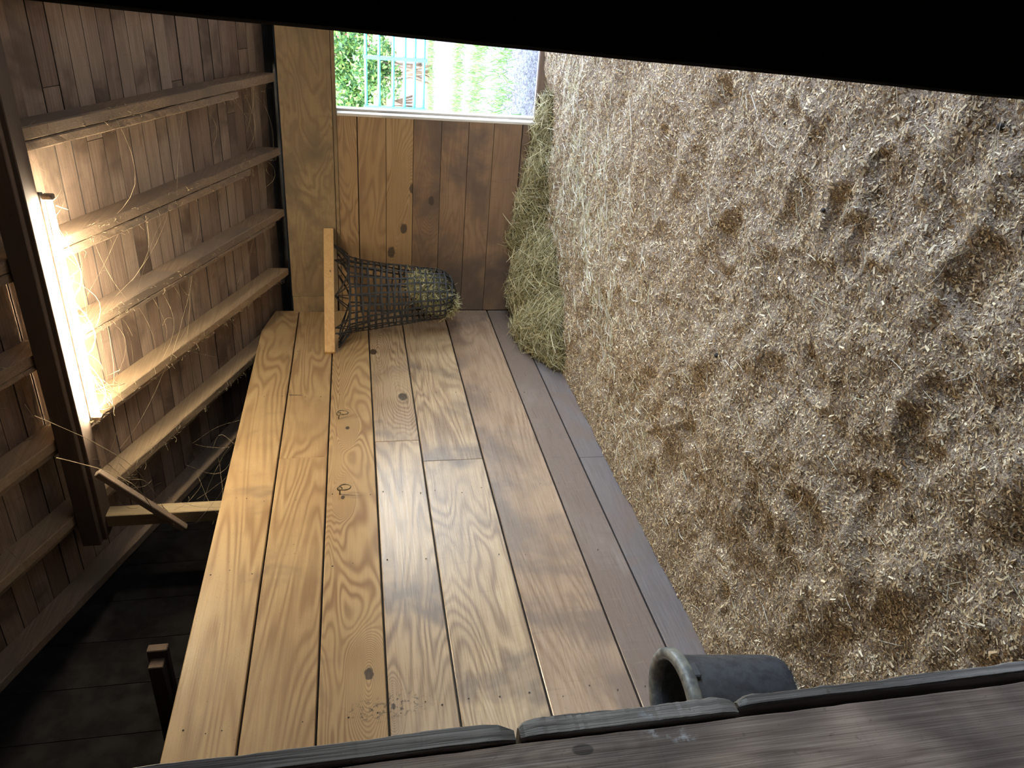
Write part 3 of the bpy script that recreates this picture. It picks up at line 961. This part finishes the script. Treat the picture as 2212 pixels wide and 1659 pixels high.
# ================================================================== bucket
BX, BY, BH, BR = 0.330, 1.650, 0.44, 0.20
bk = tag(empty('bucket', (BX, BY, 0)), 'black rubber bucket with worn rim standing by the plank wall', 'bucket')
prof = [(0.0, -0.03), (0.130, -0.03), (0.142, -0.012), (0.150, 0.02), (BR - 0.016, BH - 0.05), (BR - 0.010, BH - 0.02), (BR - 0.026, BH - 0.02),
        (BR - 0.032, BH - 0.05), (0.136, 0.02), (0.0, 0.01)]
obj('body', lathe_me(prof, BX, BY, 56), M_rubber, bk)
rp = [(BR - 0.030, BH - 0.050), (BR + 0.002, BH - 0.052), (BR + 0.013, BH - 0.040), (BR + 0.014, BH - 0.010), (BR + 0.006, BH), (BR - 0.020, BH + 0.001),
      (BR - 0.030, BH - 0.009), (BR - 0.030, BH - 0.050)]
obj('rim', lathe_me(rp, BX, BY, 56), M_rim, bk)
for sgn in (-1, 1):
    obj('handle_lug', box_me(BX + sgn * (BR - 0.012) - 0.016, BX + sgn * (BR - 0.012) + 0.016, BY - 0.03, BY + 0.03, BH - 0.075, BH - 0.037, 0.005), M_rubber, bk)

# ================================================================== tie rings
for (yy, zz, lab, tl) in ((4.294, 1.678, 'small steel tie ring on the plank wall, the one closer to the hay net', 0.35),
                          (3.478, 1.662, 'small steel tie ring on the plank wall, the one farther from the hay net', -0.1)):
    t = tag(empty('tie_ring', (0.0, yy, zz)), lab, 'tie ring', 'tie rings on the plank wall')
    bm = bmesh.new()
    tube_bm(bm, [(0.0, yy, zz + 0.01), (0.03, yy, zz + 0.01)], 0.0045, 8)
    ce = Vector((0.042, yy, zz + 0.01))
    tube_bm(bm, [ce + Vector((0.013 * math.cos(a), 0, 0.013 * math.sin(a))) for a in [j * math.pi / 6 for j in range(12)]], 0.0035, 6, closed=True)
    obj('eye_screw', bm_mesh(bm, True), M_brass, t)
    ce = Vector((0.050, yy, zz - 0.018))
    obj('ring', tube_me([ce + Vector((0.010 * math.sin(a) * tl, 0.026 * math.cos(a), 0.034 * math.sin(a))) for a in [j * math.pi / 12 for j in range(24)]], 0.0035, 6, closed=True), M_brass, t)

# ================================================================== lamp
lamp = tag(empty('tube_lamp', (1.02, 3.72, 2.95)), 'lit fluorescent tube lamp on the roof purlin wrapped in cobwebs', 'lamp')
XA, XB, YT, ZT = 0.43, 1.60, 3.722, 2.932
obj('tube', tube_me([(XA, YT, ZT), (XB, YT, ZT)], 0.0135, 16), M_tube, lamp)
obj('housing', box_me(XA - 0.03, XB + 0.03, 3.708, 3.738, 2.957, 2.990, 0.004), M_house, lamp)
for x in (XA - 0.012, XB + 0.012):
    obj('lamp_holder', box_me(x - 0.012, x + 0.012, 3.703, 3.742, 2.910, 2.956, 0.004), M_cap, lamp)

# ================================================================== cobwebs
def thread(bm, a, b, sag, r, wob=0.02, n=7):
    a, b = Vector(a), Vector(b)
    o = Vector((random.uniform(-1, 1), random.uniform(-1, 1), random.uniform(-1, 1))) * wob
    pts = []
    for k in range(n + 1):
        u = k / n
        p = a.lerp(b, u) + o * math.sin(math.pi * u)
        p.z -= sag * math.sin(math.pi * u)
        p += Vector((random.uniform(-1, 1), random.uniform(-1, 1), random.uniform(-1, 1))) * wob * 0.05
        pts.append(p)
    tube_bm(bm, pts, [r * random.uniform(.6, 1.4) for _ in pts], 3, cap=False)
    return pts


bm = bmesh.new()
for k in range(16):                           # draped along the lamp
    x0 = random.uniform(XA, XB); x1 = min(XB + .1, max(XA - .1, x0 + random.uniform(-.3, .3)))
    thread(bm, (x0, 3.745, 2.93 + random.uniform(-.03, .03)), (x1, 3.76 + random.uniform(0, .05), 2.93 + random.uniform(-.06, .03)), random.uniform(.01, .07), random.uniform(.0005, .0013), .02)
for k in range(3):
    thread(bm, (1.45 - .35 * k, 3.75, 2.94), (1.10 - .33 * k, 3.76, 2.93), 0.05, 0.0032, .03, 12)
for k in range(14):                           # tuft near the lower lamp end
    thread(bm, (0.62 + random.uniform(-.05, .05), 3.745, 2.92), (0.50 + random.uniform(-.09, .12), 3.80 + random.uniform(0, .16), 2.84 + random.uniform(-.05, .06)), .01, random.uniform(.0008, .0022), .03)
tag(obj('cobweb', bm_mesh(bm), M_web), 'thick dusty cobweb strands draped along the glowing lamp tube', 'cobweb', 'cobwebs under the roof', 'stuff')

bm = bmesh.new()
for k in range(44):                           # between the rafters
    i = random.randrange(1, 5)
    xa, xb = RX[i] - .03, RX[i + 1] - .03
    ya = random.uniform(3.75, 5.9); yb = ya + random.uniform(-.5, .5); yb = min(5.95, max(3.75, yb))
    u = random.random()
    a = Vector((xa, ya, zr(ya) + random.uniform(-.01, .05)))
    b = Vector((xa + (xb - xa) * random.choice([1, 1, random.uniform(.3, .9)]), yb, zr(yb) + random.uniform(-.01, .13)))
    pts = thread(bm, a, b, random.uniform(0, .08), random.uniform(.0003, .0008), .06)
    if random.random() < .5:
        thread(bm, pts[3], pts[3] + Vector((random.uniform(-.15, .15), random.uniform(-.15, .15), random.uniform(-.02, .12))), 0, .0006, .03)
tag(obj('cobweb', bm_mesh(bm), M_web), 'fine cobweb threads strung between the lit rafters', 'cobweb', 'cobwebs under the roof', 'stuff')

bm = bmesh.new()
for i in range(1, 6):                         # fuzz hanging off the rafter edges
    for k in range(150):
        y = random.uniform(3.75, 6.0); x = RX[i] - random.choice([0.0, 0.058, 0.03, 0.1 if i in (1, 2) else 0.058]); z = zr(y)
        d = Vector((random.uniform(-.03, .03), random.uniform(-.06, .06), random.uniform(-.025, .008)))
        thread(bm, (x, y, z), Vector((x, y, z)) + d, 0.004, random.uniform(.0005, .0011), .012, 4)
tag(obj('cobweb', bm_mesh(bm), M_web), 'dusty cobweb fuzz clinging to the lower edges of the rafters', 'cobweb', 'cobwebs under the roof', 'stuff')

bm = bmesh.new()
for k in range(26):                           # round the knee brace and post
    a = Vector((0.16, 3.64, 2.955)).lerp(Vector((-0.30, 3.64, 2.55)), random.random())
    b = a + Vector((random.uniform(-.12, .22), random.uniform(-.1, .12), random.uniform(-.16, .14)))
    thread(bm, a, b, .02, random.uniform(.0006, .0018), .04)
for k in range(10):
    thread(bm, (-0.12, 3.6 + random.uniform(-.3, .8), 2.4 + random.uniform(0, .25)), (0.0, 3.5 + random.uniform(-.3, .9), 2.31), .03, .0009, .06)
thread(bm, (0.45, 3.3, 3.0), (-0.02, 3.45, 2.66), .10, .002, .04, 12)
thread(bm, (0.75, 3.2, 3.0), (-0.05, 3.5, 2.62), .12, .0016, .04, 12)
for k in range(60):                           # dark side of the purlin
    a = Vector((random.uniform(-.2, 1.7), random.uniform(2.6, 3.5), 0)); a.z = zr(a.y) + random.uniform(-.02, .1)
    b = a + Vector((random.uniform(-.3, .3), random.uniform(-.3, .3), 0)); b.z = zr(b.y) + random.uniform(-.08, .05)
    thread(bm, a, b, random.uniform(0, .08), random.uniform(.0006, .0016), .05)
tag(obj('cobweb', bm_mesh(bm), M_web), 'dusty cobweb strands sagging round the knee brace above the plank wall', 'cobweb', 'cobwebs under the roof', 'stuff')

# ================================================================== clods on the bedding
def clod(x, y, r):
    bm = bmesh.new()
    bmesh.ops.create_icosphere(bm, subdivisions=2, radius=r)
    for v in bm.verts:
        v.co *= random.uniform(.8, 1.15); v.co.z *= .8
    o = obj('clod', bm_mesh(bm, True), M_clod)
    o.location = (x, y, float(bed_z(x, y)) + r * .45)
    return o


for (x, y, r, lab) in ((1.279, 2.673, .011, 'small dark clod lying alone in the middle of the bedding'),
                       (2.278, 2.605, .007, 'tiny dark clod on the bedding close to the black timber'),
                       (2.072, 2.188, .009, 'dark clod beside the deep hoof print in the shavings'),
                       (2.445, 1.63, .010, 'largest dark clod on the shavings right by the black timber')):
    tag(clod(x, y, r), lab, 'clod', 'dark clods on the bedding')

# ================================================================== outside
def ground_z(x, y): return -0.06 - 0.0 * x + 0.02 * np.sin(x * .7) * np.sin(y * .5)


gx = np.linspace(-40, 40, 120); gy = np.concatenate([np.linspace(DY + 0.07, 22, 120), np.linspace(22.5, 120, 40)])
GX, GY = np.meshgrid(gx, gy); GZ = ground_z(GX, GY)
gi = np.arange(GX.size).reshape(GX.shape)
gf = np.stack([gi[:-1, :-1], gi[:-1, 1:], gi[1:, 1:], gi[1:, :-1]], -1).reshape(-1, 4)
ground = tag(obj('ground', np_mesh(np.stack([GX, GY, GZ], -1).reshape(-1, 3), gf, smooth=True), M_gravel), 'pale gravel yard with grassy tracks outside the doorway', None, None, 'structure')
obj('side_yard', box_me(4.01, 40, -30, DY + 0.07, -0.3, -0.06, 0), M_gravel, ground)
# gravel stones by the door
n = 26000
x = rng.uniform(1.0, 3.6, n); y = DY + 0.1 + 6.5 * rng.uniform(0, 1, n) ** 1.5
r_ = rng.uniform(.006, .018, n)
tv = np.array([[1, 0, 0], [-.5, .87, 0], [-.5, -.87, 0], [0, 0, .9]])
rot = rng.uniform(0, 6.28, n); cr, sr = np.cos(rot), np.sin(rot)
Vv = np.stack([tv[None, :, 0] * cr[:, None] - tv[None, :, 1] * sr[:, None], tv[None, :, 0] * sr[:, None] + tv[None, :, 1] * cr[:, None], np.repeat(tv[None, :, 2], n, 0)], -1) * r_[:, None, None]
Vv += np.stack([x, y, ground_z(x, y) - .001], -1)[:, None]
Fc = (np.arange(n)[:, None, None] * 4 + np.array([[0, 1, 3], [1, 2, 3], [2, 0, 3]])[None]).reshape(-1, 3)
gc = np.repeat(np.array([.09, .09, .10]) * rng.uniform(.45, 1.25, (n, 1)), 3, axis=0)
M_stone = tinted('gravel_stone', 0.8)
tag(obj('gravel', np_mesh(Vv.reshape(-1, 3), Fc, gc), M_stone, ground), None, None, None, 'stuff')
# grass tracks
n = 16000
yb = rng.choice([8.6, 10.2, 12.0, 16.2], n, p=[.15, .3, .3, .25]) + rng.normal(0, .35, n)
x = rng.uniform(-2.0, 4.0, n)
P0 = np.stack([x, yb, ground_z(x, yb) + .035], -1)
dv = np.stack([rng.normal(0, .45, n), rng.normal(0, .45, n), np.ones(n)], -1)
Vv, Fc, Cc = strands(P0, dv, rng.uniform(.06, .16, n), rng.uniform(.006, .012, n), hay_cols(n, 40, [[.09, .17, .045], [.12, .21, .06], [.07, .14, .04]]), .4, 0, 3, 41)
tag(obj('grass', np_mesh(Vv, Fc, Cc), M_leaf), 'low green grass growing in strips across the gravel yard', 'grass', None, 'stuff')

# gate
gate = tag(empty('field_gate', (1.8, 14.0, 0)), 'turquoise tubular field gate standing open in the yard', 'gate')
for z in (1.31, 1.085, 0.845, 0.645, 0.475, 0.315):
    obj('rail', tube_me([(0.38, 14, z), (3.9, 14, z)], 0.026, 8), M_gate, gate)
for x in (0.42, 1.235, 2.4, 3.9):
    obj('upright', box_me(x - .03, x + .03, 13.965, 14.035, 0.26, 1.35, 0.006), M_gate, gate)
obj('gate_post', tube_me([(0.30, 14.05, -0.1), (0.30, 14.05, 1.5)], 0.05, 10), M_gate, gate)

# timber fence behind
fence = tag(empty('timber_fence', (1.5, 17.5, 0)), 'weathered timber rail fence behind the turquoise gate', 'fence')
M_fence = plain('fence_timber', (0.40, 0.28, 0.14), (0.28, 0.19, 0.09), 0.8, 8)
for z0 in (0.70, 0.98):
    obj('rail', box_me(-3.0, 5.0, 17.5, 17.54, z0, z0 + 0.11, 0.005), M_fence, fence)
for x in (-2.8, -0.55, 0.62, 2.9, 4.8):
    obj('fence_post', box_me(x - .05, x + .05, 17.542, 17.64, -0.1, 1.35, 0.005), M_fence, fence)


# bushes
def bush(name, label, cx, cy, cz, rx, ry, rz, n, seed, pal, leaf=0.055, flowers=None):
    r = np.random.default_rng(seed)
    e = tag(empty(name, (cx, cy, -0.06)), label, 'bush', 'bushes behind the gate')
    lob = r.normal(size=(9, 3)); lob /= np.linalg.norm(lob, axis=1, keepdims=True); lob *= r.uniform(.3, .7, (9, 1))
    b = r.integers(0, 9, n)
    v = r.normal(size=(n, 3)); v /= np.linalg.norm(v, axis=1, keepdims=True)
    p = (lob[b] + v * (r.uniform(.2, 1, (n, 1)) ** .4) * .45) * np.array([rx, ry, rz]) + np.array([cx, cy, cz])
    p[:, 2] = np.maximum(p[:, 2], 0.0)
    t = r.normal(size=(n, 3)); t /= np.linalg.norm(t, axis=1, keepdims=True)
    s_ = np.cross(t, r.normal(size=(n, 3))); s_ /= np.linalg.norm(s_, axis=1, keepdims=True)
    L = leaf * r.uniform(.7, 1.5, (n, 1))
    nn = np.cross(t, s_)
    Vv = np.stack([p - t * L, p + s_ * L * .42 + nn * L * .12, p + t * L, p - s_ * L * .42 + nn * L * .12], 1).reshape(-1, 3)
    Fc = np.arange(n * 4).reshape(-1, 4)
    cc = np.array(pal)[r.integers(0, len(pal), n)] * r.uniform(.7, 1.3, (n, 1))
    if flowers is not None:
        k = r.random(n) < flowers[1]; cc[k] = flowers[0]
    cr_ = obj('foliage', np_mesh(Vv, Fc, cc), M_leaf, e)
    cr_['kind'] = 'stuff'
    for j in range(5):
        q = np.array([cx, cy, cz]) + lob[j] * np.array([rx, ry, rz]) * .9
        obj('stem', tube_me([(cx + .1 * j - .2, cy, -0.1), ((cx + q[0]) / 2, (cy + q[1]) / 2, max(q[2] * .5, .1)), tuple(q)], [.03, .02, .008], 5), M_stem, e)
    return e


GRN = [[.05, .12, .035], [.08, .17, .04], [.035, .09, .035], [.13, .22, .05]]
bush('leafy_bush', 'tall leafy green bush overhanging the gate by the door jamb', 0.55, 18.6, 1.45, 1.05, .7, 1.25, 6200, 1, GRN)
bush('low_bush', 'low leafy bush growing right behind the rails of the turquoise gate', 0.75, 16.2, 1.05, .85, .5, .6, 2600, 9, GRN, 0.045)
bush('flowering_bush', 'leafy bush dotted with yellow blossoms beside the doorway jamb', -0.45, 20.4, 1.5, .9, .8, 1.2, 4200, 2, GRN, 0.06, ((.75, .62, .12), .06))
bush('red_flower_bush', 'leafy bush with red blossoms seen highest beside the black timber', 1.35, 20.6, 1.75, .95, .8, 1.0, 4200, 3, GRN, 0.055, ((.65, .04, .09), .05))
bush('blue_green_shrub', 'bluish green shrub low behind the doorway jamb', -1.9, 22.6, 1.0, 1.0, .8, 1.1, 3200, 4, [[.07, .17, .12], [.10, .22, .15], [.05, .12, .09]], 0.07)
bush('hedge_tree', 'broad pale green tree far behind the yard wall', -2.4, 36, 3.6, 5.0, 2.0, 3.4, 8000, 51, [[.10, .16, .06], [.13, .19, .08], [.08, .14, .05]], 0.16)

# low pale garden wall behind the bushes
tag(obj('garden_wall', box_me(-9, 9, 26, 26.3, -0.1, 1.15, 0.02), plain('pale_render', (0.12, 0.11, 0.085), (0.09, 0.085, 0.07), 0.8, 3)), 'low pale rendered wall at the far side of the yard', 'wall', None, 'structure')

bpy.context.view_layer.update()
